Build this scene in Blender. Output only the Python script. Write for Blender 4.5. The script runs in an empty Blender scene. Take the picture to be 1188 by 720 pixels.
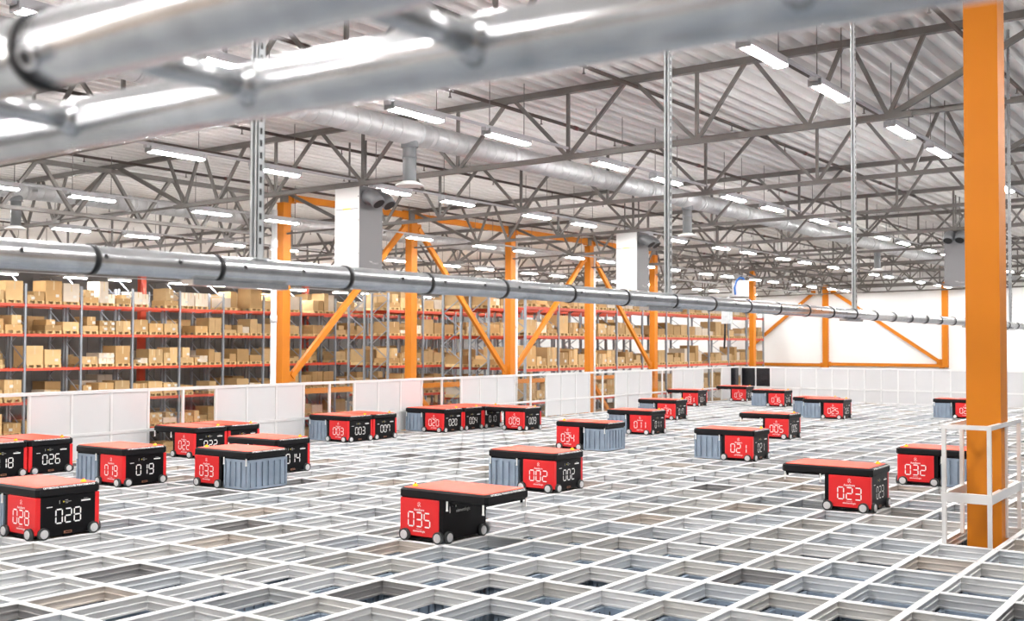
import bpy, math, random
from mathutils import Vector, Matrix
rng = random.Random(11)
SC = bpy.context.scene
COL = SC.collection
PI = math.pi

# ------------------------------------------------------------------ helpers
class MB:
    """collects faces of boxes, bars, tubes; becomes ONE mesh"""
    def __init__(s): s.v = []; s.f = []; s.m = []; s.sm = []
    def poly(s, pts, mi=0, sm=False):
        b = len(s.v); s.v += [tuple(p) for p in pts]; s.f.append(tuple(range(b, b + len(pts)))); s.m.append(mi); s.sm.append(sm)
    def box(s, a, b, mi=0, M=None):
        x0, y0, z0 = a; x1, y1, z1 = b
        P = [(x0,y0,z0),(x1,y0,z0),(x1,y1,z0),(x0,y1,z0),(x0,y0,z1),(x1,y0,z1),(x1,y1,z1),(x0,y1,z1)]
        if M is not None: P = [tuple(M @ Vector(p)) for p in P]
        k = len(s.v); s.v += P
        for q in ((3,2,1,0),(4,5,6,7),(0,1,5,4),(1,2,6,5),(2,3,7,6),(3,0,4,7)):
            s.f.append(tuple(k + i for i in q)); s.m.append(mi); s.sm.append(False)
        return s
    def cbox(s, c, d, mi=0):
        return s.box((c[0]-d[0]/2, c[1]-d[1]/2, c[2]-d[2]/2), (c[0]+d[0]/2, c[1]+d[1]/2, c[2]+d[2]/2), mi)
    def bevbox(s, a, b, r, mi=0):
        """box with chamfered vertical and top edges"""
        x0, y0, z0 = a; x1, y1, z1 = b
        def ring(i, z): 
            return [(x0+r+i,y0+i,z),(x1-r-i,y0+i,z),(x1-i,y0+r+i,z),(x1-i,y1-r-i,z),(x1-r-i,y1-i,z),(x0+r+i,y1-i,z),(x0+i,y1-r-i,z),(x0+i,y0+r+i,z)]
        R = [ring(0, z0), ring(0, z1-r), ring(r, z1)]
        k = len(s.v)
        for q in R: s.v += q
        for l in range(2):
            for i in range(8):
                j = (i+1) % 8
                s.f.append((k+8*l+i, k+8*l+j, k+8*l+8+j, k+8*l+8+i)); s.m.append(mi); s.sm.append(False)
        s.f.append(tuple(k+16+i for i in range(8))); s.m.append(mi); s.sm.append(False)
        s.f.append(tuple(k+7-i for i in range(8))); s.m.append(mi); s.sm.append(False)
        return s
    def bar(s, p0, p1, w, h=None, mi=0):
        """rectangular bar from p0 to p1"""
        h = h or w; p0 = Vector(p0); p1 = Vector(p1); d = p1-p0; L = d.length
        if L < 1e-6: return s
        d.normalize(); up = Vector((0,0,1)) if abs(d.z) < .95 else Vector((0,1,0))
        sx = d.cross(up).normalized(); sz = sx.cross(d)
        M = Matrix((sx, d, sz)).transposed().to_4x4(); M.translation = p0
        return s.box((-w/2, 0, -h/2), (w/2, L, h/2), mi, M)
    def tube(s, p0, p1, r, n=12, r1=None, caps=True, mi=0):
        r1 = r if r1 is None else r1; p0 = Vector(p0); p1 = Vector(p1); d = (p1-p0).normalized()
        up = Vector((0,0,1)) if abs(d.z) < .95 else Vector((0,1,0))
        a = d.cross(up).normalized(); b = a.cross(d)
        k = len(s.v)
        for p, q in ((p0, r), (p1, r1)):
            for i in range(n):
                t = 2*PI*i/n; s.v.append(tuple(p + a*(q*math.cos(t)) + b*(q*math.sin(t))))
        for i in range(n):
            j = (i+1) % n; s.f.append((k+i, k+n+i, k+n+j, k+j)); s.m.append(mi); s.sm.append(True)
        if caps:
            s.f.append(tuple(k+i for i in range(n))); s.m.append(mi); s.sm.append(False)
            s.f.append(tuple(k+n+n-1-i for i in range(n))); s.m.append(mi); s.sm.append(False)
        return s
    def path(s, pts, r, n=10, mi=0):
        """smooth bent tube along points"""
        pts = [Vector(p) for p in pts]; rings = []
        for i, p in enumerate(pts):
            d = (pts[min(i+1, len(pts)-1)] - pts[max(i-1, 0)]).normalized()
            up = Vector((0,0,1)) if abs(d.z) < .9 else Vector((0,1,0))
            a = d.cross(up).normalized(); b = a.cross(d); k = len(s.v)
            for q in range(n):
                t = 2*PI*q/n; s.v.append(tuple(p + a*(r*math.cos(t)) + b*(r*math.sin(t))))
            rings.append(k)
        for k0, k1 in zip(rings, rings[1:]):
            for i in range(n):
                j = (i+1) % n; s.f.append((k0+i, k1+i, k1+j, k0+j)); s.m.append(mi); s.sm.append(True)
        s.f.append(tuple(rings[0]+i for i in range(n))); s.m.append(mi); s.sm.append(False)
        s.f.append(tuple(rings[-1]+n-1-i for i in range(n))); s.m.append(mi); s.sm.append(False)
        return s
    def dome(s, c, r, h, n=12, k=4, mi=0):
        prev = None
        for l in range(k+1):
            t = PI/2*l/k; rr = r*math.cos(t); z = c[2]+h*math.sin(t); b = len(s.v)
            if l == k: s.v.append((c[0], c[1], z))
            else: s.v += [(c[0]+rr*math.cos(2*PI*i/n), c[1]+rr*math.sin(2*PI*i/n), z) for i in range(n)]
            if prev is not None:
                for i in range(n):
                    j = (i+1) % n
                    s.f.append((prev+i, prev+j, b+j, b+i) if l < k else (prev+i, prev+j, b)); s.m.append(mi); s.sm.append(True)
            prev = b
        return s
    def extrude_y(s, prof, y0, y1, mi=0):
        """closed profile [(x,z)] extruded along y"""
        n = len(prof); k = len(s.v)
        s.v += [(x, y0, z) for x, z in prof] + [(x, y1, z) for x, z in prof]
        for i in range(n):
            j = (i+1) % n; s.f.append((k+i, k+n+i, k+n+j, k+j)); s.m.append(mi); s.sm.append(False)
        s.f.append(tuple(k+i for i in range(n))); s.m.append(mi); s.sm.append(False)
        s.f.append(tuple(k+2*n-1-i for i in range(n))); s.m.append(mi); s.sm.append(False)
        return s
    def mesh(s, name, *mats):
        me = bpy.data.meshes.new(name); me.from_pydata(s.v, [], s.f)
        for m in mats: me.materials.append(m)
        me.polygons.foreach_set('material_index', s.m); me.polygons.foreach_set('use_smooth', s.sm)
        me.update(); return me

def put(name, me, parent=None, loc=(0,0,0), rotz=0, label=None):
    o = bpy.data.objects.new(name, me); COL.objects.link(o)
    o.location = loc; o.rotation_euler = (0, 0, rotz)
    if parent is not None: o.parent = parent
    if label: o['label'] = label
    return o
def tag(o, label, cat, group=None):
    o['label'] = label; o['category'] = cat
    if group: o['group'] = group
    return o
def thing(name, label, cat, loc=(0,0,0), rotz=0, group=None):
    o = bpy.data.objects.new(name, None); COL.objects.link(o); o.empty_display_size = .2
    o.location = loc; o.rotation_euler = (0, 0, rotz)
    return tag(o, label, cat, group)
def struct(name, me, **k):
    o = put(name, me, **k); o['kind'] = 'structure'; return o
def kids(o): return [c for c in o.children]
def dup(root, loc, rotz=0, label=None, group=None):
    r = root.copy(); COL.objects.link(r); r.location = loc; r.rotation_euler = (0, 0, rotz)
    if label: r['label'] = label
    if group: r['group'] = group
    for ch in list(root.children):
        c = ch.copy(); COL.objects.link(c); c.parent = r
        for g in list(ch.children):
            d = g.copy(); COL.objects.link(d); d.parent = c
    return r
ORD = ['first','second','third','fourth','fifth','sixth','seventh','eighth','ninth','tenth','eleventh','twelfth','thirteenth',
       'fourteenth','fifteenth','sixteenth','seventeenth','eighteenth','nineteenth','twentieth']

# ------------------------------------------------------------------ materials
def mat(name, col, rough=.5, metal=0., spec=.5, noise=None, emit=None, nscale=(1,1,1), bump=0.):
    m = bpy.data.materials.new(name); m.use_nodes = True; nt = m.node_tree; b = nt.nodes['Principled BSDF']
    b.inputs['Base Color'].default_value = (*col, 1); b.inputs['Roughness'].default_value = rough
    b.inputs['Metallic'].default_value = metal; b.inputs['Specular IOR Level'].default_value = spec
    if emit:
        b.inputs['Emission Color'].default_value = (*emit[0], 1); b.inputs['Emission Strength'].default_value = emit[1]
    if noise:
        sc, amt = noise
        tc = nt.nodes.new('ShaderNodeTexCoord'); mp = nt.nodes.new('ShaderNodeMapping'); n = nt.nodes.new('ShaderNodeTexNoise')
        mp.inputs['Scale'].default_value = nscale
        nt.links.new(tc.outputs['Object'], mp.inputs['Vector']); nt.links.new(mp.outputs['Vector'], n.inputs['Vector'])
        n.inputs['Scale'].default_value = sc; n.inputs['Detail'].default_value = 4
        r = nt.nodes.new('ShaderNodeMapRange'); r.inputs['From Min'].default_value = .3; r.inputs['From Max'].default_value = .7
        r.inputs['To Min'].default_value = 1-amt; r.inputs['To Max'].default_value = 1+amt
        nt.links.new(n.outputs['Fac'], r.inputs['Value'])
        mx = nt.nodes.new('ShaderNodeMix'); mx.data_type = 'RGBA'; mx.blend_type = 'MULTIPLY'; mx.inputs['Factor'].default_value = 1
        mx.inputs['A'].default_value = (*col, 1); nt.links.new(r.outputs['Result'], mx.inputs['B'])
        nt.links.new(mx.outputs['Result'], b.inputs['Base Color'])
        if bump:
            bp = nt.nodes.new('ShaderNodeBump'); bp.inputs['Strength'].default_value = bump; bp.inputs['Distance'].default_value = .01
            nt.links.new(n.outputs['Fac'], bp.inputs['Height']); nt.links.new(bp.outputs['Normal'], b.inputs['Normal'])
    return m

M_RED = mat('robot_red', (.68,.022,.024), .38, spec=.3)
M_LID = mat('lid_red', (.86,.066,.022), .5, spec=.18, noise=(3,.05))
M_BLK = mat('robot_black', (.004,.004,.005), .42, spec=.15)
M_BLK2 = mat('lid_black', (.006,.006,.007), .5, spec=.18)
M_WHT = mat('print_white', (.9,.9,.87), .5)
M_SLIP = mat('label_white', (.62,.62,.58), .6)
M_GRYP = mat('print_grey', (.35,.35,.33), .5)
M_AMB = mat('beacon_amber', (1.,.60,.02), .25)
M_TYRE = mat('tyre', (.03,.035,.035), .6)
M_HUB = mat('hub_silver', (.75,.75,.75), .35, .5)
M_BIN = mat('bin_plastic', (.24,.30,.375), .45, noise=(6,.12))
M_BRN = mat('label_brown', (.30,.13,.07), .5)
M_ORG = mat('orange_paint', (.56,.175,.007), .5, spec=.25, noise=(.8,.06))
M_STL = mat('truss_grey', (.16,.147,.137), .5, noise=(2,.12))
M_GALV = mat('galvanised', (.62,.64,.65), .5, .4, noise=(9,.16), nscale=(1,1,1))
M_TUBE = mat('galvanised_tube', (.76,.78,.80), .20, .82, noise=(14,.14))
M_RING = mat('rubber_black', (.008,.008,.009), .5)
M_DUCT = mat('duct_zinc', (.50,.505,.51), .48, .4, noise=(5,.1))
M_DROP = mat('drop_pipe_grey', (.20,.21,.22), .5)
M_PIPE = mat('pipe_dark', (.07,.05,.042), .5)
M_PIPER = mat('pipe_coupling', (.12,.03,.025), .5)
M_LUM = mat('luminaire_grey', (.50,.50,.52), .45)
M_LENS = mat('lens_lit', (.9,.9,.9), .5, emit=((1,.98,.965), 170))
M_ALU = mat('aluminium', (.80,.80,.79), .38, .35)
M_WPAN = mat('panel_white', (.62,.615,.615), .45, noise=(1.5,.02))
M_DARKP = mat('panel_dark', (.006,.006,.009), .25)
M_RBEAM = mat('rack_beam', (.62,.075,.035), .45)
M_RUP = mat('rack_upright', (.30,.33,.37), .45, .3)
M_WOOD = mat('pallet_wood', (.66,.46,.22), .7, noise=(5,.2))
M_WALLF = mat('wall_white', (.86,.86,.85), .6, noise=(.5,.02))
M_WALLB = mat('wall_grey', (.15,.135,.125), .6, noise=(.6,.05))
M_WALLD = mat('wall_dark', (.10,.10,.11), .6, noise=(.6,.05))
M_FLOOR = mat('concrete', (.22,.21,.20), .6, noise=(.7,.15))
M_HVAC = mat('unit_white', (.84,.84,.83), .4)
M_HVACG = mat('unit_grey', (.17,.165,.17), .45)
M_YEL = mat('yellow', (.85,.68,.03), .5)
M_OUT = mat('outlet_grey', (.17,.175,.185), .4)
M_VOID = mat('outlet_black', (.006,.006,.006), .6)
M_BLUE = mat('hose_blue', (.03,.17,.55), .4)
M_PVC = mat('downpipe_grey', (.72,.73,.74), .45)

def deck_mat():
    m = mat('deck_beige', (.90,.885,.86), .5, .0, noise=(.9,.03)); return m
M_DECK = deck_mat()

def grid_mat():
    """aluminium rail profile; random cell tints paint in reflections and shade inside the cells"""
    m = bpy.data.materials.new('grid_profile'); m.use_nodes = True; nt = m.node_tree; b = nt.nodes['Principled BSDF']
    N = nt.nodes.new; L = nt.links.new
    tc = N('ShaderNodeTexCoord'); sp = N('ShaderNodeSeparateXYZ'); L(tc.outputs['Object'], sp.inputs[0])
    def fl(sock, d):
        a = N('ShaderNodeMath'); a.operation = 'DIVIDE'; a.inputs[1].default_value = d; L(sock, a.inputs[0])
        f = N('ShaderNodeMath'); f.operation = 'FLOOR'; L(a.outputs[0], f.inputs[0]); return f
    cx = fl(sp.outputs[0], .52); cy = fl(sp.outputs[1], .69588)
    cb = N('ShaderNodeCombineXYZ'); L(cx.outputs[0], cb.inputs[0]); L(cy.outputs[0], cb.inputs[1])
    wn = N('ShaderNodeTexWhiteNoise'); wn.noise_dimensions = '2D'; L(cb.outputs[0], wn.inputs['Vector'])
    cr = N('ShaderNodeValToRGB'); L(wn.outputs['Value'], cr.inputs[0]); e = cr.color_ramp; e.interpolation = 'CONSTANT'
    cols = [(0,(.66,.66,.655)),(.24,(.57,.59,.61)),(.44,(.64,.625,.60)),(.58,(.54,.525,.50)),(.66,(.72,.72,.72)),(.82,(.48,.49,.50)),(.90,(.60,.535,.475)),(.96,(.30,.29,.285))]  # wall tints with reflected browns and greys and deep-cell shade painted in
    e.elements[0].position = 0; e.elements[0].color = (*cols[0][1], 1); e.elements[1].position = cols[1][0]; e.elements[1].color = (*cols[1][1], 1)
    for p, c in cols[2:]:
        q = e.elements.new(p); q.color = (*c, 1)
    # the top running surface is plain bright aluminium
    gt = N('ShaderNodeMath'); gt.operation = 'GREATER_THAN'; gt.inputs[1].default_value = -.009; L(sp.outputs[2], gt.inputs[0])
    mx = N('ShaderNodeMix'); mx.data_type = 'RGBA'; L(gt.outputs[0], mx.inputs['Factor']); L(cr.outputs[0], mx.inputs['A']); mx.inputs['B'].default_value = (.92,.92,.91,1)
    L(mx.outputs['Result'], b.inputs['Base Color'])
    b.inputs['Roughness'].default_value = .42; b.inputs['Metallic'].default_value = .05
    return m
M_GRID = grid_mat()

def glass_mat():
    m = bpy.data.materials.new('clear_pane'); m.use_nodes = True; nt = m.node_tree; nt.nodes.clear()
    o = nt.nodes.new('ShaderNodeOutputMaterial'); t = nt.nodes.new('ShaderNodeBsdfTransparent'); g = nt.nodes.new('ShaderNodeBsdfGlossy')
    t.inputs[0].default_value = (.90,.90,.89,1); g.inputs['Roughness'].default_value = .05
    mx = nt.nodes.new('ShaderNodeMixShader'); mx.inputs[0].default_value = .05
    nt.links.new(t.outputs[0], mx.inputs[1]); nt.links.new(g.outputs[0], mx.inputs[2]); nt.links.new(mx.outputs[0], o.inputs[0])
    return m
M_GLASS = glass_mat()

def carton_mat(name, base, tape):
    m = bpy.data.materials.new(name); m.use_nodes = True; nt = m.node_tree; b = nt.nodes['Principled BSDF']
    N = nt.nodes.new; L = nt.links.new
    tc = N('ShaderNodeTexCoord'); n = N('ShaderNodeTexNoise'); n.inputs['Scale'].default_value = 2.5; L(tc.outputs['Object'], n.inputs['Vector'])
    oi = N('ShaderNodeObjectInfo'); hs = N('ShaderNodeHueSaturation'); hs.inputs['Color'].default_value = (*base, 1)
    r = N('ShaderNodeMapRange'); r.inputs['To Min'].default_value = .72; r.inputs['To Max'].default_value = 1.25; L(oi.outputs['Random'], r.inputs['Value'])
    ad = N('ShaderNodeMath'); ad.operation = 'MULTIPLY'; r2 = N('ShaderNodeMapRange'); r2.inputs['To Min'].default_value = .85; r2.inputs['To Max'].default_value = 1.15
    L(n.outputs['Fac'], r2.inputs['Value']); L(r.outputs['Result'], ad.inputs[0]); L(r2.outputs['Result'], ad.inputs[1]); L(ad.outputs[0], hs.inputs['Value'])
    L(hs.outputs[0], b.inputs['Base Color']); b.inputs['Roughness'].default_value = .7
    return m
M_CART = [carton_mat('carton_brown', (.47,.285,.115), 0), carton_mat('carton_tan', (.58,.385,.18), 0), carton_mat('carton_pale', (.70,.60,.48), 0)]
M_TAPE = mat('carton_tape', (.60,.47,.27), .35)

# ------------------------------------------------------------------ frame of reference
PX, PY = .52, .69588               # cell pitch of the storage grid
CAM = Vector((2.1902, -7.9332, 1.8417))
XR, XL = -.2, -22.09               # the two column lines
S = 5.8
T = [3.27 + S*k for k in range(11)]   # roof frames
def zb(x): return 5.30 + .014*(x + 2.81)      # underside chord of the roof trusses
def zt(x): return zb(x) + 1.22                 # upper chord
def deck_z(x): return zt(x) + .07

# ------------------------------------------------------------------ setting: floor, ceiling, walls
struct('floor', MB().box((-62,-16,-5.3), (14,66,-5.1)).mesh('floor', M_FLOOR))
mb = MB(); pitch = .30; x = -62.; pitch = .345
prof = []
while x < 13:
    for dx, dz in ((0,0),(.115,0),(.155,.14),(.305,.14)): prof.append((x+dx, deck_z(x+dx)+dz))
    x += pitch
top = [(prof[-1][0], deck_z(13)+.5), (prof[0][0], deck_z(-62)+.5)]
k = len(mb.v); y0, y1 = -15., 64.
for (xa, za), (xb, zb_) in zip(prof, prof[1:]):
    mb.poly([(xa,y0,za),(xa,y1,za),(xb,y1,zb_),(xb,y0,zb_)])
mb.poly([(prof[0][0],y0,deck_z(-62)+.35),(prof[-1][0],y0,deck_z(13)+.35),(prof[-1][0],y1,deck_z(13)+.35),(prof[0][0],y1,deck_z(-62)+.35)])
struct('ceiling', mb.mesh('ceiling', M_DECK))
YW = T[10] + .25
struct('wall_far', MB().box((-62,YW,-5.1), (14,YW+.3,7.2)).mesh('wall_far', M_WALLF))
mb = MB(); mb.box((-52.3,-15,-5.1), (-52.,YW,7.0))
y = -10.
while y < YW-1:                                # vertical cladding ribs
    mb.box((-52.,y,-5.1), (-51.96,y+.1,5.2)); y += 1.1
struct('wall_left', mb.mesh('wall_left', M_WALLB))
M_WALLT = mat('wall_tan', (.40,.30,.23), .6, noise=(.8,.2))
struct('screen_wall_back', MB().box((-52,-15.3,-5.1), (13,-15,7.2)).mesh('screen_wall_back', M_WALLT))  # unseen, added to stop light from behind and turn tube reflections brown
struct('shade_wall_right', MB().box((13.,-15,-5.1), (13.3,YW,7.2)).mesh('shade_wall_right', M_WALLD))  # added out of view, dark so that sides facing it get less light
# a dark joint strip and a thin service cable channel on the far wall
struct('trim_1', MB().box((-12.02,YW-.05,.5),(-11.94,YW,5.2)).mesh('trim_1', M_VOID))
struct('trim_2', MB().box((-26,YW-.10,5.45),(13,YW,5.60)).mesh('trim_2', M_STL))

# ------------------------------------------------------------------ the storage grid
I0, I1, J0, J1 = -25, 6, -20, 39
grid = thing('storage_grid', 'wide white aluminium grid of open rectangular cells that all the robots run on', 'storage grid')
def rail_prof():
    h = [(.027,0),(.027,-.010),(.016,-.014),(.016,-.046),(.023,-.050),(.023,-.058),(.014,-.062),(.014,-.098),(.021,-.102),(.021,-.115)]
    # two wheel tracks on the top
    t = [(-.027,0),(-.021,0),(-.020,-.004),(-.004,-.004),(-.003,0),(.003,0),(.004,-.004),(.020,-.004),(.021,0)]
    return t + h + [(-a, b) for a, b in reversed(h)][:-1]
RP = rail_prof()
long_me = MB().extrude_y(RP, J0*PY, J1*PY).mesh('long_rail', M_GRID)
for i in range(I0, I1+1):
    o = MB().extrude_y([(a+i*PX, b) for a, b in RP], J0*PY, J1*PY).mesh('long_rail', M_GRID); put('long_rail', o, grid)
RPC = [(a*.92, b-.0012) for a, b in RP]
for j in range(J0, J1+1):
    mb = MB()
    segs = [(I0, I1)] if j != 5 else [(I0, -1), (0, I1)]      # the column stands in a double-length cell
    for s0, s1 in segs:
        n = len(RPC); k = len(mb.v)
        mb.v += [(s0*PX, a+j*PY, b) for a, b in RPC] + [(s1*PX, a+j*PY, b) for a, b in RPC]
        for i in range(n):
            q = (i+1) % n; mb.f.append((k+i, k+q, k+n+q, k+n+i)); mb.m.append(0); mb.sm.append(False)
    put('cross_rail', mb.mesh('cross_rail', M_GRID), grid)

# bins: one plastic container shape
BX, BY, BH = .449, .649, .325
def bin_mesh(full=True):
    mb = MB(); x, y = BX/2, BY/2; t = .016
    mb.box((-x+.012,-y+.012,0), (x-.012,y-.012,.012))
    mb.box((-x+.022,-y+.022,0), (x-.022,-y+.022+t,BH)); mb.box((-x+.022,y-.022-t,0), (x-.022,y-.022,BH))
    mb.box((-x+.022,-y+.022,0), (-x+.022+t,y-.022,BH)); mb.box((x-.022-t,-y+.022,0), (x-.022,y-.022,BH))
    for s in (-1, 1):                                        # rim, base skirt, corner posts
        for z0, z1 in ((BH-.028,BH),(.0,.022)):
            mb.box((-x,s*y-.024 if s > 0 else -y,z0), (x,y if s > 0 else -y+.024,z1)); mb.box((s*x-.024 if s > 0 else -x,-y,z0), (x if s > 0 else -x+.024,y,z1))
        for q in (-1, 1): mb.cbox((s*(x-.014),q*(y-.014),BH/2), (.028,.028,BH))
        for k in range(4): mb.cbox((-x+(k+.5)*(BX-.05)/4+.025, s*(y-.013), BH/2), (.060,.022,BH-.05))
        for k in range(6): mb.cbox((s*(x-.013), -y+(k+.5)*(BY-.05)/6+.025, BH/2), (.022,.060,BH-.05))
        for k in range(1, 5): mb.cbox((-x+k*BX/5, s*(y-.041), BH/2), (.006,.008,BH-.05), 1)    # seams inside
        for k in range(1, 6): mb.cbox((s*(x-.041), -y+k*BY/6, BH/2), (.008,.006,BH-.05), 1)
    return mb.mesh('storage_bin', M_BIN, M_BLK)
bin_me = bin_mesh()
def project(p):
    d = Vector(p) - CAM; yaw, pit, rol = -.612891185, .0291858437, .00344228884
    F = Vector((math.sin(yaw)*math.cos(pit), math.cos(yaw)*math.cos(pit), math.sin(pit))); R0 = Vector((math.cos(yaw), -math.sin(yaw), 0)); U0 = R0.cross(F)
    R = R0*math.cos(rol) + U0*math.sin(rol); U = U0*math.cos(rol) - R0*math.sin(rol)
    z = d.dot(F); return (594 + 1284.506*d.dot(R)/z, 360 - 1284.506*d.dot(U)/z, z) if z > .1 else (9999, 9999, z)
cells = []
for i in range(I0, I1):
    for j in range(J0, J1):
        if i == -1 and j in (4, 5): continue
        c = ((i+.5)*PX, (j+.5)*PY, 0); u = project(c)
        lvl = rng.random(); z = -.118-BH if lvl < .74 else (-.30-BH if lvl < .88 else -.78-BH)
        seen = -30 < u[0] < 1218 and u[1] < 755
        cells.append((0 if seen else 1, (Vector(c)-CAM).length, c[0]+rng.uniform(-.008,.008), c[1]+rng.uniform(-.008,.008), z))
cells.sort()
for k, (s, d, cx, cy, z) in enumerate(cells[:240]):
    tag(put('storage_bin', bin_me, None, (cx, cy, z)), 'blue-grey plastic bin sunk below the rails of a grid cell', 'bin', 'bins down in the grid cells')
mb = MB()
for s, d, cx, cy, z in cells[240:]:
    x, y = BX/2, BY/2; zt_ = z+BH
    mb.box((cx-x,cy-y,z),(cx+x,cy+y,z+.02)); t = .018
    mb.box((cx-x,cy-y,z),(cx+x,cy-y+t,zt_)); mb.box((cx-x,cy+y-t,z),(cx+x,cy+y,zt_)); mb.box((cx-x,cy-y,z),(cx-x+t,cy+y,zt_)); mb.box((cx+x-t,cy-y,z),(cx+x,cy+y,zt_))
o = put('far_storage_bin', mb.mesh('far_storage_bin', M_BIN)); o['kind'] = 'stuff'; tag(o, 'blue-grey bins deep in the farther grid cells', 'bins')

# ------------------------------------------------------------------ lettering
def seg_digit(mb, ch, ox, oz, w, h, st, P):
    """seven-segment figure; P(u, v, d) gives the point on the face"""
    seg = {'0':'abcdef','1':'bc','2':'abged','3':'abgcd','4':'fgbc','5':'afgcd','6':'afgedc','7':'fabc','8':'abcdefg','9':'abcdfg'}[ch]
    g = st*.30; m = h/2
    def quad(pts):
        a = [P(ox+u, oz+v, .0025) for u, v in pts]; mb.poly(a)
    def H(v):
        quad([(g,v+0),(g+st/2,v+st/2),(w-g-st/2,v+st/2),(w-g,v),(w-g-st/2,v-st/2),(g+st/2,v-st/2)])
    def V(u, v0, v1):
        quad([(u,v0+g),(u+st/2,v0+g+st/2),(u+st/2,v1-g-st/2),(u,v1-g),(u-st/2,v1-g-st/2),(u-st/2,v0+g+st/2)])
    for c in seg:
        if c == 'a': H(h)
        elif c == 'g': H(m)
        elif c == 'd': H(0)
        elif c == 'f': V(0, m, h)
        elif c == 'b': V(w, m, h)
        elif c == 'e': V(0, 0, m)
        elif c == 'c': V(w, 0, m)
TXT = {}
def text_polys(s, bold=False):
    """outline of a word as triangles in a unit frame: width 1, centred, height in the same unit"""
    if (s) in TXT: return TXT[s]
    cu = bpy.data.curves.new('t', 'FONT'); cu.body = s; cu.align_x = 'CENTER'; cu.offset = .012; cu.resolution_u = 2
    o = bpy.data.objects.new('t', cu); COL.objects.link(o); bpy.context.view_layer.update()
    me = bpy.data.meshes.new_from_object(o.evaluated_get(bpy.context.evaluated_depsgraph_get()))
    xs = [v.co.x for v in me.vertices]; ys = [v.co.y for v in me.vertices]; W = max(xs)-min(xs); cx = (max(xs)+min(xs))/2; y0 = min(ys)
    P = [[((me.vertices[i].co.x-cx)/W, (me.vertices[i].co.y-y0)/W) for i in p.vertices] for p in me.polygons]; H = (max(ys)-y0)/W
    bpy.data.objects.remove(o); bpy.data.curves.remove(cu); bpy.data.meshes.remove(me)
    TXT[s] = (P, H); return TXT[s]
def text(mb, s, cu, cv, w, h, P, mi=0, d=.0025):
    polys, H = text_polys(s)
    for p in polys: mb.poly([P(cu + a*w, cv + b*h/H, d) for a, b in p], mi)

# ------------------------------------------------------------------ robots
# local frame: centre of the body's cell, rail top z=0; the lid overhangs the next cell towards -x
HX, HY = .255, .335
WHEEL = {}
def wheel_mesh(axis):
    mb = MB(); hb = MB(); a = Vector(axis); d = .034
    mb.tube(-a*.004, a*d, .056, 20); 
    hb.tube(a*(d-.001), a*(d+.005), .042, 20, .039); hb.tube(a*(d+.004), a*(d+.008), .020, 12)
    e = Vector((-a.y, a.x, 0)); 
    for k in range(5):
        t = 2*PI*k/5; p = e*(.029*math.cos(t)) + Vector((0,0,.029*math.sin(t)))
        hb.tube(p + a*(d+.004), p + a*(d+.007), .004, 6)
    return mb.mesh('wheel', M_TYRE), hb.mesh('hub', M_HUB)
for ax in ((0,-1,0),(0,1,0),(1,0,0),(-1,0,0)): WHEEL[ax] = wheel_mesh(ax)
# body shell
mb = MB(); mb.bevbox((-HX,-HY+.04,.028), (HX,HY-.04,.396), .008); mb.box((-HX,-HY+.006,.035),(-HX+.045,HY-.006,.396))
mb.box((-HX+.06,-HY+.03,.012),(HX-.06,HY-.03,.03)); mb.box((HX-.012,-.05,.016),(HX+.004,.05,.03))
body_me = mb.mesh('body', M_BLK)
cap_me = {}
for s in (-1, 1):
    mb = MB(); y = s*HY; a, b = sorted((y, y - s*.055))
    mb.bevbox((-HX+.045,a,.05), (HX,b,.394), .006); cap_me[s] = mb.mesh('end_panel', M_RED)
lid = MB(); LX0, LX1, LY = -.757, .275, .337
def lid_ring(ins, z, r):
    return [(LX0+r+ins,-LY+ins,z),(LX1-r-ins,-LY+ins,z),(LX1-ins,-LY+r+ins,z),(LX1-ins,LY-r-ins,z),(LX1-r-ins,LY-ins,z),(LX0+r+ins,LY-ins,z),(LX0+ins,LY-r-ins,z),(LX0+ins,-LY+r+ins,z)]
R = [lid_ring(.012,.394,.03), lid_ring(0,.408,.03), lid_ring(0,.466,.03), lid_ring(.016,.484,.03)]
for a, b in zip(R, R[1:]):
    for i in range(8):
        j = (i+1) % 8; lid.poly([a[i], a[j], b[j], b[i]])
lid.poly(R[-1]); lid.poly(list(reversed(R[0])))
lid_me = lid.mesh('lid', M_BLK2)
top_me = MB().bevbox((LX0+.04,-LY+.028,.480), (LX1-.045,LY-.028,.489), .004).mesh('lid_cover', M_LID)
mb = MB(); mb.tube((0,0,0),(0,0,.008),.028,14); mb.dome((0,0,.008),.024,.020); beacon_me = mb.mesh('beacon', M_AMB)
beacon_cap_me = MB().tube((0,0,0),(0,0,.008),.011,10).mesh('beacon_cap', M_RED)
def strip(s):
    mb = MB(); x = LX1 if s > 0 else LX0
    P = (lambda u, v, d: (LX1 - v*.62 + d, u, .466 + v + d)) if s > 0 else (lambda u, v, d: (LX0 + v*.62 - d, -u, .466 + v + d))
    text(mb, 'OPTIMIZING WAREHOUSE PERFORMANCE', 0, .001, .54, .0155, P); return mb.mesh('lettering', M_WHT)
strip_me = {s: strip(s) for s in (-1, 1)}
def Pface(side):
    if side == 'front': return lambda u, v, d: (u+.022, -HY-d, v)
    if side == 'back': return lambda u, v, d: (-u+.022, HY+d, v)
    if side == 'end': return lambda u, v, d: (HX+d, u, v)
    return lambda u, v, d: (-HX-d, -u, v)
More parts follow.
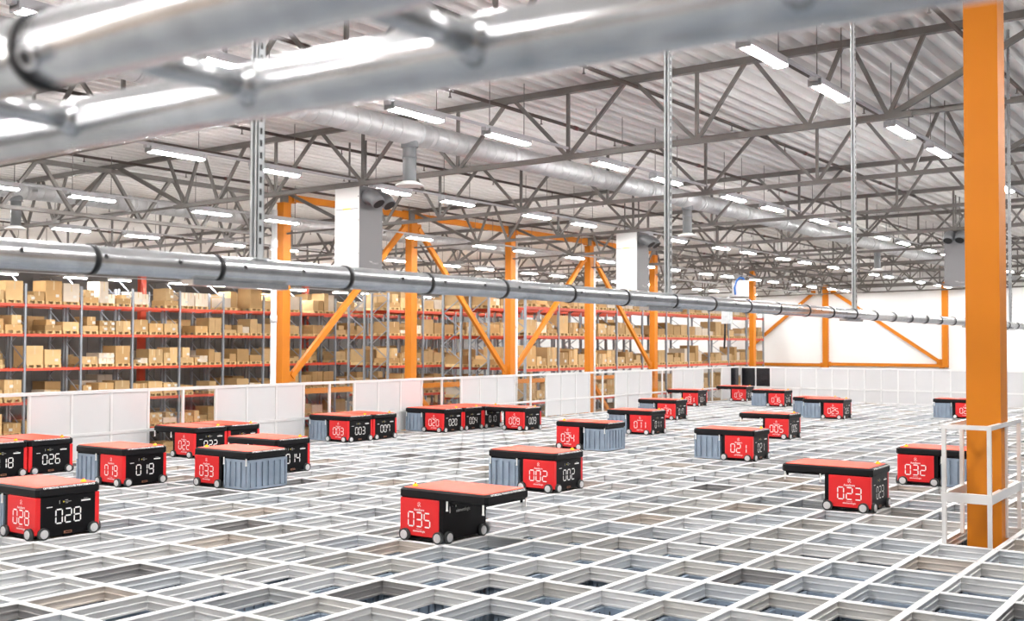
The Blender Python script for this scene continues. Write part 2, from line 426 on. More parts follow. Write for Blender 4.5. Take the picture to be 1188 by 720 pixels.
def logo(side):
    mb = MB(); P = Pface(side)
    for u, v in ((0,.036),(-.012,.027),(.012,.027),(0,.017),(-.014,.008),(.006,.012),(-.006,0),(.015,.002)):
        mb.poly([P(u-.0055,.325+v,.003),P(u,.3195+v,.003),P(u+.0055,.325+v,.003),P(u,.3305+v,.003)])
    text(mb, 'AutoStore', 0, .281, .125, .024, P)
    text(mb, 'optimizing warehouse', 0, .112, .07, .007, P)
    text(mb, 'elementlogic', 0, .082, .145, .024, P)
    return mb.mesh('lettering', M_WHT)
logo_me = {s: logo(s) for s in ('front', 'back')}
def rect(mb, P, u0, v0, u1, v1, mi=0, d=.002): mb.poly([P(u0,v0,d),P(u1,v0,d),P(u1,v1,d),P(u0,v1,d)], mi); return mb
P = Pface('end'); MARKS = []
def mark(name, m, *rects):
    mb = MB()
    for r in rects: rect(mb, P, *r)
    MARKS.append((name, mb.mesh(name, m)))
mark('name_strip', M_WHT, (.135,.318,.235,.332)); mark('print_line', M_WHT, (-.225,.292,-.165,.299))
mb = MB(); text(mb, 'AutoStore', .185,.340,.05,.009, P); MARKS.append(('lettering', mb.mesh('lettering', M_GRYP)))
mark('switch', M_GRYP, (-.095,.318,-.089,.350)); mark('indicator', M_YEL, (-.055,.328,-.043,.340)); mark('connector_strip', M_GRYP, (-.038,.331,.03,.335))
mark('connector_strip', M_GRYP, (-.035,.345,-.005,.350)); mark('connector_strip', M_GRYP, (-.03,.318,-.004,.323))
mb = MB(); rect(mb, P, -.045,.036,.04,.060, 0); rect(mb, P, -.030,.043,.03,.053, 1, .003); MARKS.append(('type_plate', mb.mesh('type_plate', M_BRN, M_BLK)))
P = Pface('inner')
mark('reflector', M_WHT, (-.235,.275,-.223,.355)); mark('sensor', M_WHT, (-.195,.330,-.187,.341)); mark('sensor', M_WHT, (-.145,.320,-.131,.338))
mb = MB(); text(mb, 'elementlogic', -.03,.262,.21,.042, P); MARKS.append(('lettering', mb.mesh('lettering', M_SLIP)))
# lifting frame with grab hooks under the overhang
mb = MB()
gx = -.51
mb.box((gx-.215,-.315,.378),(gx+.215,.315,.395))
for sx in (-1, 1):
    for sy in (-1, 1): mb.cbox((gx+sx*.19, sy*.29, .365), (.02,.02,.03))
grab_me = mb.mesh('lifting_frame', M_BLK)
hook_me = MB().box((-.007,-.005,-.082),(.007,.005,0)).box((-.010,-.006,-.090),(.010,.006,-.076)).mesh('hook', M_WHT)
NUM_CACHE = {}
def number_mesh(num, side):
    mb = MB(); P = Pface(side); w, h, st, g = .066, .128, .0125, .030
    u = -(3*w + 2*g)/2
    for ch in num:
        seg_digit(mb, ch, u, .138, w, h, st, P); u += w+g
    return mb.mesh('number', M_WHT)
def make_robot(num, label, i, j, flip=False, has_bin=False, number=True):
    """i, j: the grid lines at the body's +x, -y corner"""
    cx, cy = (i-.5)*PX, (j+.5)*PY
    t = thing('storage_robot', label, 'robot', (cx, cy, 0), PI if flip else 0, 'red and black robots on the grid')
    put('body', body_me, t)
    for s, side in ((-1, 'front'), (1, 'back')):
        p = put('end_panel', cap_me[s], t, label='red end panel')
        put('lettering', logo_me[side], p)
        if number: put('number', number_mesh(num, side), p, label='white segment number')
        for x in (-HX+.037, HX-.075):
            w = put('wheel', WHEEL[(0,s,0)][0], t, (x, s*HY, .056)); put('hub', WHEEL[(0,s,0)][1], w, label='silver hub')
    for s in (-1, 1):
        for y in (-HY+.075, HY-.075):
            w = put('wheel', WHEEL[(s,0,0)][0], t, (s*(HX-.006), y, .056)); put('hub', WHEEL[(s,0,0)][1], w, label='silver hub')
    for n_, me in MARKS: put(n_, me, t)
    if number: put('number', number_mesh(num, 'end'), t, label='white segment number')
    l = put('lid', lid_me, t); put('lid_cover', top_me, l, label='orange-red cover')
    for s in (-1, 1): put('lettering', strip_me[s], l)
    b = put('beacon', beacon_me, t, (.17, .215, .488), label='amber beacon'); put('beacon_cap', beacon_cap_me, b, (0,0,.026))
    put('lifting_frame', grab_me, t)
    for sx in (-1, 1):
        for sy in (-1, 1): put('hook', hook_me, t, (gx+sx*.205, sy*.332, .396), label='white hook')
    return t
robots = [
 ('028','zero-two-eight, nearest of the row, with a bin half out of frame',-14,-3,0,1),
 ('018','zero-one-eight, partly cut off, beside the fence',-23,0,0,0),
 ('026','zero-two-six, touching the cut-off robot by the fence',-23,1,0,0),
 ('019','zero-one-nine, grey bin under its lid, standing clear of the fence',-19,1,0,1),
 ('022','zero-two-two, empty lid reaching over to the fence',-23,5,0,0),
 ('006','hidden behind a neighbour, tight against robot zero-two-two',-23,6,0,0),
 ('033','zero-three-three, grey bin hanging on its far side from the number',-17,2,1,1),
 ('014','zero-one-four, half hidden behind robot zero-three-three',-18,4,0,0),
 ('003','zero-zero-three, bin under its lid, fence behind',-23,10,0,1),
 ('007','zero-zero-seven, tight behind robot zero-zero-three',-23,11,0,0),
 ('020','zero-two-zero, bin beside it, at the head of the long fence row',-23,14,0,1),
 ('004','zero-zero-four, squeezed between two robots by the fence',-23,15,0,0),
 ('010','zero-one-zero, half hidden behind robot zero-zero-nine',-23,16,0,0),
 ('009','zero-zero-nine, empty lid overlapping the robot behind it',-21,16,0,0),
 ('034','zero-three-four, grey bin standing beside its red face',-15,12,1,1),
 ('002','zero-zero-two, grey bin under its lid, middle of the grid',-10,5,0,1),
 ('035','zero-three-five, empty lid overhanging open cells in front',-8,0,1,0),
 ('011','zero-one-one, bin under its lid, behind robot zero-three-four',-16,17,0,1),
 ('017','zero-one-seven, mostly hidden behind robot zero-one-one',-19,23,0,1),
 ('031','zero-three-one, empty lid, far along the fence',-23,31,0,0),
 ('012','zero-one-two, empty lid, in the far corner of the grid',-23,36,0,0),
 ('016','zero-one-six, grey bin, small in front of dark fence panes',-19,33,0,1),
 ('021','zero-two-one, grey bin under its lid, open cells around it',-9,12,0,1),
 ('005','zero-zero-five, empty lid, behind robot zero-two-one',-11,18,0,0),
 ('025','zero-two-five, grey bin, another robot right behind it',-13,27,0,1),
 ('024','unnumbered from here, almost wholly behind robot zero-two-five',-14,28,0,1),
 ('029','zero-two-nine, half hidden behind the tall orange column',-8,30,0,1),
 ('023','zero-two-three, empty lid overhanging, nearest the caged column',-3,6,0,0),
 ('032','zero-three-two, its bin partly behind the column cage',-3,10,1,1)]
for num, lab, i, j, flip, hb in robots:
    make_robot(num, 'storage robot ' + lab, i, j, bool(flip), bool(hb))
    if hb:
        ci = i+.5 if flip else i-1.5
        sb = put('storage_bin', bin_me, None, (ci*PX, (j+.5)*PY, .013)); sb.scale = (1, 1, 1.122)
        tag(sb, 'grey bin lifted under the lid of robot ' + lab.split(',')[0].replace('unnumbered from here','behind zero-two-five'), 'bin', 'bins carried by robots')

# ------------------------------------------------------------------ fence round the grid
FT, FM = 1.08, .40
FX = I0*PX - .10
post_me = MB().box((-.02,-.02,0),(.02,.02,FT)).mesh('post', M_ALU)
def fence_section(axis, k0, n, kind, label, group):
    """n panes; axis 'y': along the -x side; axis 'x': along the far side"""
    pit = PY if axis == 'y' else PX
    org = (FX, k0*PY, 0) if axis == 'y' else (k0*PX, J1*PY, 0)
    t = thing('fence_section', label, 'fence', org, PI/2 if axis == 'y' else 0, group)
    L = n*pit
    for z, h, w in ((FT-.025,.05,.05),(FM,.045,.045)):
        put('rail', MB().cbox((L/2,0,z),(L,w,h)).mesh('rail', M_ALU), t)
    for q in range(n):
        put('post', post_me, t, (q*pit,0,0))
        for z0, z1 in ((FM+.02,FT-.045),(.01,FM-.02)):
            if kind == 'dark' and z1 < FM: mt = M_WPAN
            else: mt = {'white':M_WPAN,'clear':M_GLASS,'dark':M_DARKP}[kind]
            put('pane', MB().box((q*pit+.018,-.006,z0),((q+1)*pit-.018,.006,z1)).mesh('pane', mt), t)
    return t
k = -3; q = 0
bits = [(-3,3,'white'),(0,2,'clear'),(2,3,'white'),(5,2,'clear'),(7,3,'white'),(10,2,'clear'),(12,3,'white'),(15,2,'clear'),(17,3,'white'),(20,2,'clear'),(22,3,'white'),(25,2,'clear'),(27,3,'white'),(30,2,'clear'),(32,3,'white'),(35,2,'clear'),(37,1,'white'),(38,1,'dark')]
lab = {(0):'clear two-pane fence section behind the cut-off robot at the frame edge',2:'white three-pane fence section behind robots zero-two-six and zero-one-nine',5:'clear two-pane fence section behind robot zero-two-two',7:'white three-pane fence section just before robot zero-zero-three',10:'clear two-pane fence section behind robot zero-zero-three',12:'white three-pane fence section below the orange column with braces on both sides',15:'clear two-pane fence section above robot zero-two-zero',17:'white three-pane fence section behind robots zero-zero-four and zero-zero-nine',20:'clear two-pane fence section just past robot zero-zero-nine',22:'white three-pane fence section above robot zero-three-four',25:'clear two-pane fence section with an orange brace right behind it',27:'white three-pane fence section above robot zero-one-one',30:'clear two-pane fence section around the last braced orange column',32:'white three-pane fence section behind robot zero-three-one',35:'clear two-pane fence section between robots zero-three-one and zero-one-two',37:'single white fence pane beside the dark corner pane',38:'single dark fence pane on the long side at the corner',-3:'white three-pane fence section outside the view past the first clear one'}
for k0, n, kind in bits:
    if k0 == -3: continue
    fence_section('y', k0, n, kind, lab[k0], 'fence sections along the racks')
fence_section('x', -25, 2, 'dark', 'dark two-pane fence section facing us in the far corner', 'fence sections along the far wall')
for n_, k0 in enumerate((-23,-19,-15,-11,-7,-3)):
    fence_section('x', k0, 4, 'white', 'white four-pane fence section along the far wall, %s from the dark panes' % ORD[n_], 'fence sections along the far wall')

# ------------------------------------------------------------------ the orange column and its guard
CW = .155; CXC, CYC = -.215, 3.45
def column_mesh(h0, h1, w=.31, d=.30):
    mb = MB(); mb.box((-w/2,-d/2,h0),(w/2,d/2,h1)); mb.box((-w/2-.02,-d/2-.02,h1-.02),(w/2+.02,d/2+.02,h1)); mb.box((-w/2-.08,-d/2-.08,h0),(w/2+.08,d/2+.08,h0+.03)); return mb.mesh('column', M_ORG)
col = thing('steel_column', 'tall thick orange steel column rising through the grid inside a low cage', 'column', (CXC, CYC, 0))
put('shaft', column_mesh(-5.1, zb(CXC)+.9), col)
put('bracket', MB().box((-.06,-.15,zb(CXC)+.9),(.06,.15,zt(CXC)-.05)).mesh('bracket', M_STL), col)
gd = thing('column_guard', 'waist-high aluminium cage of posts and rails around the orange column foot', 'guard', (-.26, 3.48, 0))
gx0, gx1, gy0, gy1 = -.195, .20, -.68, .65
pm = MB().box((-.018,-.018,0),(.018,.018,1.09)); pm.box((-.020,-.004,0),(.020,.004,1.08)); pm = pm.mesh('post', M_ALU)
for gx_, gy_ in ((gx0,gy0),(gx1,gy0),(gx0,0),(gx1,0),(gx0,gy1),(gx1,gy1)): put('post', pm, gd, (gx_, gy_, 0))
for z0, z1, w in ((1.06,1.10,.022),(.39,.475,.024)):
    for y in (gy0, gy1): put('rail', MB().box((gx0-w,y-w,z0),(gx1+w,y+w,z1)).mesh('rail', M_ALU), gd)
    for x in (gx0, gx1): put('rail', MB().box((x-w,gy0+w,z0),(x+w,gy1-w,z1)).mesh('rail', M_ALU), gd)

# ------------------------------------------------------------------ orange columns and bracing along the racks
ctop = 5.95
clab = {2:'orange steel column nearest along the racks, grey downpipe beside it',3:'orange steel column second along the racks with braces falling both ways',4:'orange steel column third along the racks where two braces meet low',5:'orange steel column fourth along the racks with braces falling both ways',6:'orange steel column fifth along the racks, just before the open gap',8:'orange steel column far along the racks, standing alone before white cartons'}
cme = column_mesh(-5.1, ctop, .27, .30)
stub = MB().box((-.05,-.12,ctop),(.05,.12,zt(XL)-.05)).mesh('bracket', M_STL)
for k in (2,3,4,5,6,8):
    c = thing('steel_column', clab[k], 'column', (XL, T[k], 0), 0, 'orange columns along the racks')
    put('shaft', cme, c); put('bracket', stub, c)
def brace(p0, p1, label, w=.13, h=.17, name='steel_brace', cat='brace', group='orange braces between the columns'):
    L = MB().bar(p0, p1, w, h); c = Vector(p0)
    for p in (Vector(p0), Vector(p1)): L.cbox(tuple(p), (.30,.05,.30) if abs(p1[0]-p0[0]) > 1 else (.05,.30,.30))
    L.v = [tuple(Vector(v)-c) for v in L.v]
    return tag(put(name, L.mesh(name, M_ORG), None, tuple(c)), label, cat, group)
zlo, zhi = .45, 5.72
brace((XL,T[3]-.34,zhi),(XL,T[2]+.34,.82),'slanting orange brace between first and second columns by the racks')
brace((XL,T[3]+.34,zhi),(XL,T[4]-.34,.80),'slanting orange brace between second and third columns by the racks')
brace((XL,T[5]-.34,zhi-.3),(XL,T[4]+.34,.85),'slanting orange brace between third and fourth columns by the racks')
brace((XL,T[5]+.34,zhi-.25),(XL,T[6]-.34,.82),'slanting orange brace between fourth and fifth columns by the racks')
for k in (2,3,4,5):
    brace((XL,T[k]+.31,.37),(XL,T[k+1]-.31,.37),'level orange strut low between %s and %s rack-side columns' % (ORD[k-2], ORD[k-1]), .12, .16)
    brace((XL,T[k]+.31,6.12),(XL,T[k+1]-.31,6.12),'level orange beam under the roof between %s and %s rack-side columns' % (ORD[k-2], ORD[k-1]), .16, .20)
brace((XL,T[3]+.34,.1),(XL,T[4]-.34,-4.6),'orange brace below grid level behind fence, past the second column')
brace((XL,T[5]+.34,.1),(XL,T[6]-.34,-4.6),'orange brace below grid level behind fence, past the fourth column')
# far wall frame
YB = YW - .121
wx = [XL, XL+7.32]
for n_, x in enumerate(wx):
    tag(put('wall_post', MB().box((-.17,-.12,.45 if n_ else -5.1),(.17,.12,5.6)).mesh('wall_post', M_ORG), None, (x, YB, 0)), 'orange post on the far white wall, %s' % ('between the two slanting braces','beside the ventilation unit')[n_], 'post', 'posts on the far wall')
brace((XL+.5,YB,5.15),(wx[1]-.35,YB,.80),'long orange brace across the far white wall, falling toward the caged column',.12,.20,group='orange braces on the far wall')
brace((XL-.8,YB,5.1),(XL-6.3,YB,.65),'orange brace on the far white wall, falling toward the racks',.12,.20,group='orange braces on the far wall')
brace((XL+.2,YB,.56),(wx[1]-.2,YB,.56),'level orange strut at the foot of the far wall frame',.12,.20,group='orange braces on the far wall')
brace((-28.5,YB,.50),(XL-.2,YB,.50),'level orange strut on the far wall next to the racks',.12,.20,group='orange braces on the far wall')
# downpipes
for k, dy, r, l in ((2,-.42,.085,'light grey downpipe in front of the nearest rack-side column'),(4,.33,.06,'light grey downpipe behind the third rack-side column'),(5,.33,.06,'light grey downpipe behind the fourth rack-side column')):
    mb = MB(); mb.tube((0,0,-5.1),(0,0,5.7),r,12)
    for z in (-2.,.2,2.4,4.6): mb.tube((0,0,z),(0,0,z+.22),r*1.18,12)
    mb.box((-.2,-.02,4.0),(0,.02,4.04))
    tag(put('downpipe', mb.mesh('downpipe', M_PVC), None, (XL+.05, T[k]+dy, 0)), l, 'pipe', 'downpipes by the columns')

# ------------------------------------------------------------------ roof trusses
def truss_proto(x0, x1, bot, tops, verts, thin_ends=True):
    """parts as a list of (name, mesh); x0 > x1 are the supports; bot, tops: node x"""
    P = []
    mb = MB(); mb.bar((x0,0,zt(x0)),(x1,0,zt(x1)),.12,.11); P.append(('top_chord', mb.mesh('top_chord', M_STL)))
    a, b = bot[0]+.35, bot[-1]-.35
    mb = MB(); mb.bar((a,0,zb(a)),(b,0,zb(b)),.105,.085); P.append(('bottom_chord', mb.mesh('bottom_chord', M_STL)))
    P.append(('tie', MB().bar((x0,0,zb(x0)),(a,0,zb(a)),.05,.05).mesh('tie', M_STL))); P.append(('tie', MB().bar((b,0,zb(b)),(x1,0,zb(x1)),.05,.05).mesh('tie', M_STL)))
    def web(xa, xb, w=.06):
        P.append(('diagonal', MB().bar((xa,0,zb(xa)),(xb,0,zt(xb)),w,w).mesh('diagonal', M_STL)))
    web(bot[0], x0-.1, .085); web(bot[-1], x1+.1, .085)
    for xb in bot:
        for s in (-1, 1):
            c = [t for t in tops if (t-xb)*s > 0]
            if c:
                t = min(c, key=lambda q: abs(q-xb))
                if abs(t-xb) < 1.6: web(xb, t + (-.06*s))
    for v in verts: P.append(('vertical', MB().bar((v,0,zb(v)),(v,0,zt(v)),.055,.055).mesh('vertical', M_STL)))
    return P
A = 2.19
m_bot = [A-a for a in (4.96,6.21,8.15,10.72,13.26,15.77,18.38,20.3,21.5)]
m_top = [A-a for a in (4.35,5.6,7.2,9.45,12.0,14.5,17.05,19.3,20.9,22.2)]
main = truss_proto(XR, XL, m_bot, m_top, m_bot[2:7])
sh = XL - XR
def shifted(lst, d): return [q + d for q in lst]
leftp = truss_proto(XL, XL+sh, shifted(m_bot, sh), shifted(m_top, sh), shifted(m_bot, sh)[2:7])
rightp = truss_proto(XR-sh*.6, XR, [q for q in shifted(m_bot, -sh) if q < XR-sh*.57], [q for q in shifted(m_top, -sh) if q < XR-sh*.6], shifted(m_bot, -sh)[4:7])
for k in range(0, 11):
    for parts, where in ((main, 'above the grid'), (leftp, 'above the racks'), (rightp, 'past the caged column')):
        if where == 'past the caged column' and k > 8: continue
        t = thing('roof_truss', 'grey steel roof truss %s, %s from the camera' % (where, ORD[k]), 'truss', (0, T[k], 0), 0, 'roof trusses ' + where)
        for n_, me in parts: put(n_, me, t)
# girders carrying trusses where a column is left out
def girder(y0, y1, label):
    t = thing('roof_girder', label, 'girder', (XL, y0, 0), 0, 'girders along the rack-side columns')
    L = y1-y0; n = max(2, round(L/2.0)); zl, zh = 4.95, 6.12
    put('top_chord', MB().bar((0,0,zh),(0,L,zh),.14,.11).mesh('top_chord', M_STL), t); put('bottom_chord', MB().bar((0,.5,zl),(0,L-.5,zl),.14,.09).mesh('bottom_chord', M_STL), t)
    for q in range(n):
        ya, yb = q*L/n, (q+1)*L/n; ym = (ya+yb)/2
        put('diagonal', MB().bar((0,ya+.06,zh),(0,ym-.04,zl),.08,.08).mesh('diagonal', M_STL), t); put('diagonal', MB().bar((0,yb-.06,zh),(0,ym+.04,zl),.08,.08).mesh('diagonal', M_STL), t)
girder(T[0]-S, T[2]-.2, 'grey lattice girder running up to the nearest rack-side column')
girder(T[6]+.2, T[8]-.2, 'grey lattice girder bridging the gap between fifth column and lone column')
girder(T[8]+.2, T[10], 'grey lattice girder from the lone column to the far wall')

# ------------------------------------------------------------------ luminaires
lh = MB(); lh.box((-.085,-.60,.028),(.085,.60,.09)); lh.box((-.05,-.66,.06),(.05,.66,.12)); house_me = lh.mesh('housing', M_LUM)
lens_me = MB().box((-.045,-.56,-.010),(.045,.56,.03)).mesh('lens', M_LENS)
end_me = MB().box((-.095,-.015,-.004),(.095,.015,.10)).mesh('end_cap', M_LUM)
rod_me = MB().tube((0,-.5,.1),(0,-.5,1.05),.008,6).tube((0,.5,.1),(0,.5,1.05),.008,6).mesh('hanger', M_STL)
def luminaire(x, y, z, label, group):
    t = thing('batten_light', label, 'light', (x, y, z), 0, group)
    put('housing', house_me, t); put('lens', lens_me, t, label='glowing lens'); put('hanger', rod_me, t)
    for s in (-1, 1): put('end_cap', end_me, t, (0, s*.585, 0))
    return t
lproto = None
RX = [-3.02, -8.53, -14.12, -20.15, -26.2, -32.0, -37.8, -43.6, 2.6]
rown = ['row nearest the caged column','second row from the caged column','third row from the caged column','fourth row from the caged column','first row over the racks','second row over the racks','third row over the racks','fourth row over the racks','row past the caged column']
for r, x in enumerate(RX):
    n_ = 0
    for k in range(-3, 10):
        for off in (1.5, 3.88):
            y = T[0] + k*S + off; z = 1.8417 + 3.48 + .014*(x+3)
            lb = 'lit batten light, %s along the %s' % (ORD[n_] if n_ < 20 else ('twenty-first','twenty-second','twenty-third','fourth from the end','third from the end','last but one','last')[n_-20], rown[r]); n_ += 1
            if lproto is None: lproto = luminaire(x, y, z, lb, 'batten lights under the roof')
            else: dup(lproto, (x, y, z), 0, lb)
    tag(put('light_track', MB().box((-.025,T[0]-2.9*S,.12),(.025,YW-1,.16)).mesh('light_track', M_LUM), None, (x, 0, 1.8417+3.48+.014*(x+3))), 'thin grey track carrying the ' + rown[r] + ' of battens', 'track', 'light tracks')

# ------------------------------------------------------------------ ducts and pipes
def duct(x, z, r, y0, y1, drops, label):
    t = thing('air_duct', label, 'duct', (x, y0, z), 0, 'round ducts under the roof')
    mb = MB(); mb.tube((0,0,0),(0,y1-y0,0),r,28)
    y = .4
    while y < y1-y0: mb.tube((0,y,0),(0,y+.035,0),r*1.02,28); y += .62 if False else .31
    put('duct_run', mb.mesh('duct_run', M_DUCT), t)
    y = 1.2
    while y < y1-y0:
        put('collar', MB().tube((0,y,0),(0,y+.12,0),r*1.06,28).mesh('collar', M_DUCT), t); y += 3.0
    for d in drops:
        b = put('branch', MB().tube((0,0,0),(0,0,-.95),.125,18).tube((0,0,-.45),(0,0,-.49),.135,18).tube((0,0,.05),(0,0,-.28),.16,18).mesh('branch', M_DROP), t, (0, d-y0, 0))
        put('collar', MB().tube((0,-.45,0),(0,.45,0),r*1.05,28).mesh('collar', M_DUCT), t, (0, d-y0, 0))
        mb = MB(); mb.tube((0,0,-.90),(0,0,-.97),.13,18,.26); mb.tube((0,0,-.97),(0,0,-.99),.26,18); put('diffuser', mb.mesh('diffuser', M_HVAC), b)
duct(2.19-13.2, 5.70, .22, T[0]-S, YW-.1, (7.55,19.0,35.7), 'long round galvanised duct over the grid with grey branch pipes')
duct(-23.8, 5.62, .21, T[0]-S, YW-.1, (7.48,19.,), 'round galvanised duct just past the rack-side columns')
sp_me = MB().tube((0,0,0),(0,0,-.10),.012,8).tube((0,0,-.10),(0,0,-.112),.03,8).mesh('sprinkler', M_PIPE)
cp_me = MB().tube((0,-.07,0),(0,.07,0),.045,10).mesh('coupling', M_PIPER)
for n_, x in enumerate([-1.7,-4.4,-7.1,-9.85,-12.55,-15.25,-17.95,-20.65,-28.,-34.,-40.]):
    z = zt(x) - .14
    t = thing('sprinkler_pipe', 'dark sprinkler pipe running under the roof deck, %s counted from the caged column' % ORD[n_], 'pipe', (x, 0, z), 0, 'sprinkler pipes')
    put('pipe_run', MB().tube((0,T[0]-S,0),(0,YW-.2,0),.034,10).mesh('pipe_run', M_PIPE), t)
    y = T[0]-S+1.1; q = 0
    while y < 40:
        put('sprinkler', sp_me, t, (0, y, -.02)); 
        if q % 2 == 0: put('coupling', cp_me, t, (0, y+1.3, 0))
        y += 2.9; q += 1

# ------------------------------------------------------------------ ventilation units
def vent_unit(x0, y0, turn, label):
    t = thing('air_heater', label, 'ventilation unit', (x0, y0, 3.40), turn, 'hanging ventilation units')
    w, d, h = .70, .72, 1.73
    put('cabinet', MB().bevbox((-w,0,0),(-.006,d,h),.004).mesh('cabinet', M_HVAC), t)
    fp = put('front_panel', MB().box((-.006,.004,0),(.008,d-.004,h-.01)).mesh('front_panel', M_HVACG), t, label='grey front panel')
    mb = MB(); text(mb, 'ELEMENT', .50, .10, .20, .035, lambda u, v, q: (.008+q, u, v)); mb.poly([(.011,.34,.13),(.011,.42,.13),(.011,.39,.16),(.011,.30,.16)]); put('lettering', mb.mesh('lettering', M_GRYP), fp)
    st = put('seam', MB().box((-w+.02,-.004,1.24),(-.03,0,1.252)).mesh('seam', M_OUT), t)
    put('warning_strip', MB().box((-.46,-.006,1.236),(-.25,0,1.262)).box((-.5,-.006,.0),(-.22,0,.02)).mesh('warning_strip', M_YEL), t, label='yellow strip')
    put('hinge', MB().cbox((-.02,-.006,1.5),(.02,.012,.02)).cbox((-.02,-.006,1.0),(.02,.012,.02)).cbox((-.02,-.006,.3),(.02,.012,.02)).mesh('hinge', M_OUT), t)
    for yy in (.20, .53):
        mb = MB(); c = Vector((.0, yy, 1.50)); pts = [c, c+Vector((.13,0,.01)), c+Vector((.23,0,-.025)), c+Vector((.31,0,-.09)), c+Vector((.37,0,-.17))]
        mb.path(pts, .145, 18); o = put('air_outlet', mb.mesh('air_outlet', M_OUT), t, label='dark round outlet')
        e = pts[-1]; dv = (pts[-1]-pts[-2]).normalized()
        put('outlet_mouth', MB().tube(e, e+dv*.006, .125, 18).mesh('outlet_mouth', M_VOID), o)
    put('hanger', MB().box((-w+.1,.3,h),(-w+.13,.33,h+1.0)).box((-.13,.3,h),(-.1,.33,h+1.0)).mesh('hanger', M_STL), t)
    return t
vent_unit(-13.72, 9.12, 0, 'tall white and grey air unit with two outlets, nearest of those hanging over the grid')
vent_unit(-13.48, 20.72, 0, 'white and grey air unit hanging farther off, orange columns behind it')
vent_unit(-6.24+.72, 26.47, 0, 'x').location = (-6.24, 26.47, 3.56)
u3 = [o for o in bpy.data.objects if o.get('label') == 'x'][0]
u3.rotation_euler = (0, 0, -PI/2); u3['label'] = 'grey-fronted air unit with outlets facing us, half behind the tall orange column'

# chain hoist with a blue hose hanging far off
t = thing('chain_hoist', 'small white hoist with blue hose and black cable hanging before the far racks', 'hoist', (-10.75, 22., 3.2))
put('housing', MB().bevbox((-.16,-.14,0),(.16,.14,.46),.02).box((-.26,-.1,.02),(-.16,.1,.38)).mesh('housing', M_HVAC), t)
put('hose', MB().path([(-.13,-.17,.05),(-.15,-.17,.25),(-.10,-.16,.44),(.0,-.15,.54),(.09,-.12,.52),(.12,-.08,.44)],.028,8).path([(-.05,-.1,-.12),(.06,-.12,-.2),(.2,-.12,-.16),(.28,-.05,-.1)],.022,8).mesh('hose', M_BLUE), t)
put('chain_bag', MB().bevbox((-.60,-.12,-.78),(-.33,.12,-.30),.03).tube((-.46,0,-.3),(-.40,0,.02),.02,8).tube((-.4,0,.02),(-.26,0,.06),.02,8).mesh('chain_bag', M_GALV), t)
put('pendant_cable', MB().path([(-.52,0,-.76),(-.53,0,-1.1),(-.55,0,-1.5)],.03,8).mesh('pendant_cable', M_RING), t)
put('hanger', MB().tube((0,0,.46),(0,0,zb(-10.75)-3.2),.012,8).mesh('hanger', M_STL), t)

# ------------------------------------------------------------------ hanging tube rail with black rings, near the camera
RXX = -1.26; RZ = 2.13; a_r = 3.45; RY0, RY1 = -7.55, 12.6
rail = thing('tube_rail', 'long straight galvanised tube with black rings hanging across the view', 'rail', (RXX, 0, RZ))
put('tube', MB().tube((0,RY0,0),(0,RY1,0),.05,32).mesh('tube', M_TUBE), rail)
ring_me = MB().tube((0,-.011,0),(0,.011,0),.0545,32).mesh('ring', M_RING)
b = .674 - 4*.181
k = 0
rings = [.674-.36*.5, .674,.834,1.044,1.209,1.391,1.589,1.775,1.969,2.149,2.336,2.512,2.706,2.885,3.076,3.263,3.448,3.631,3.814,4.0,4.19,4.38,4.57,4.76,4.95,5.13,5.32,5.5,5.7]
for q in rings: put('ring', ring_me, rail, (0, CAM.y + q*a_r, 0), label='black rubber ring')
hole_me = MB().tube((.046,0,.010),(.0515,0,.011),.0085,12).mesh('bolt_hole', M_RING)
for q in (.591,.683,.775,.867,.959,1.144,1.236,1.332,1.422,1.514,1.607,1.702,1.876,2.06,2.25,2.43,2.61,2.79,2.98): put('bolt_hole', hole_me, rail, (0, CAM.y + q*a_r, 0))
plate_me = MB().box((-.03,-.35,-.072),(.04,.14,-.05)).mesh('bracket', M_TUBE)
strut_lab = ['galvanised slotted strut nearest, holding the ringed tube','galvanised slotted strut second along the ringed tube','galvanised slotted strut third along the ringed tube','galvanised slotted strut beside the big orange column','galvanised slotted strut past the big orange column']
for q, l in zip((.896,1.955,3.091,4.47,5.207), strut_lab):
    y = CAM.y + q*a_r; z0 = RZ+.05; z1 = deck_z(RXX)
    mb = MB(); w = .0205
    mb.box((-w,w-.003,z0),(w,w,z1)); mb.box((-w,-w,z0),(-w+.003,w,z1)); mb.box((w-.003,-w,z0),(w,w,z1))     # open channel
    mb.box((-w,-w,z0),(-w+.011,-w+.006,z1)); mb.box((w-.011,-w,z0),(w,-w+.006,z1))
    mb.box((-w-.01,-.04,z0-.003),(w+.01,.04,z0+.004))
    t = thing('slotted_strut', l, 'strut', (RXX, y, 0), PI/2*0, 'struts holding the ringed tube')
    z = z0+.06
    while z < z1: mb.box((w-.0005,-.006,z),(w+.0008,.006,z+.026),1); z += .05
    put('channel', mb.mesh('channel', M_GALV, M_VOID), t)
    put('bracket', plate_me, rail, (0, y, 0))
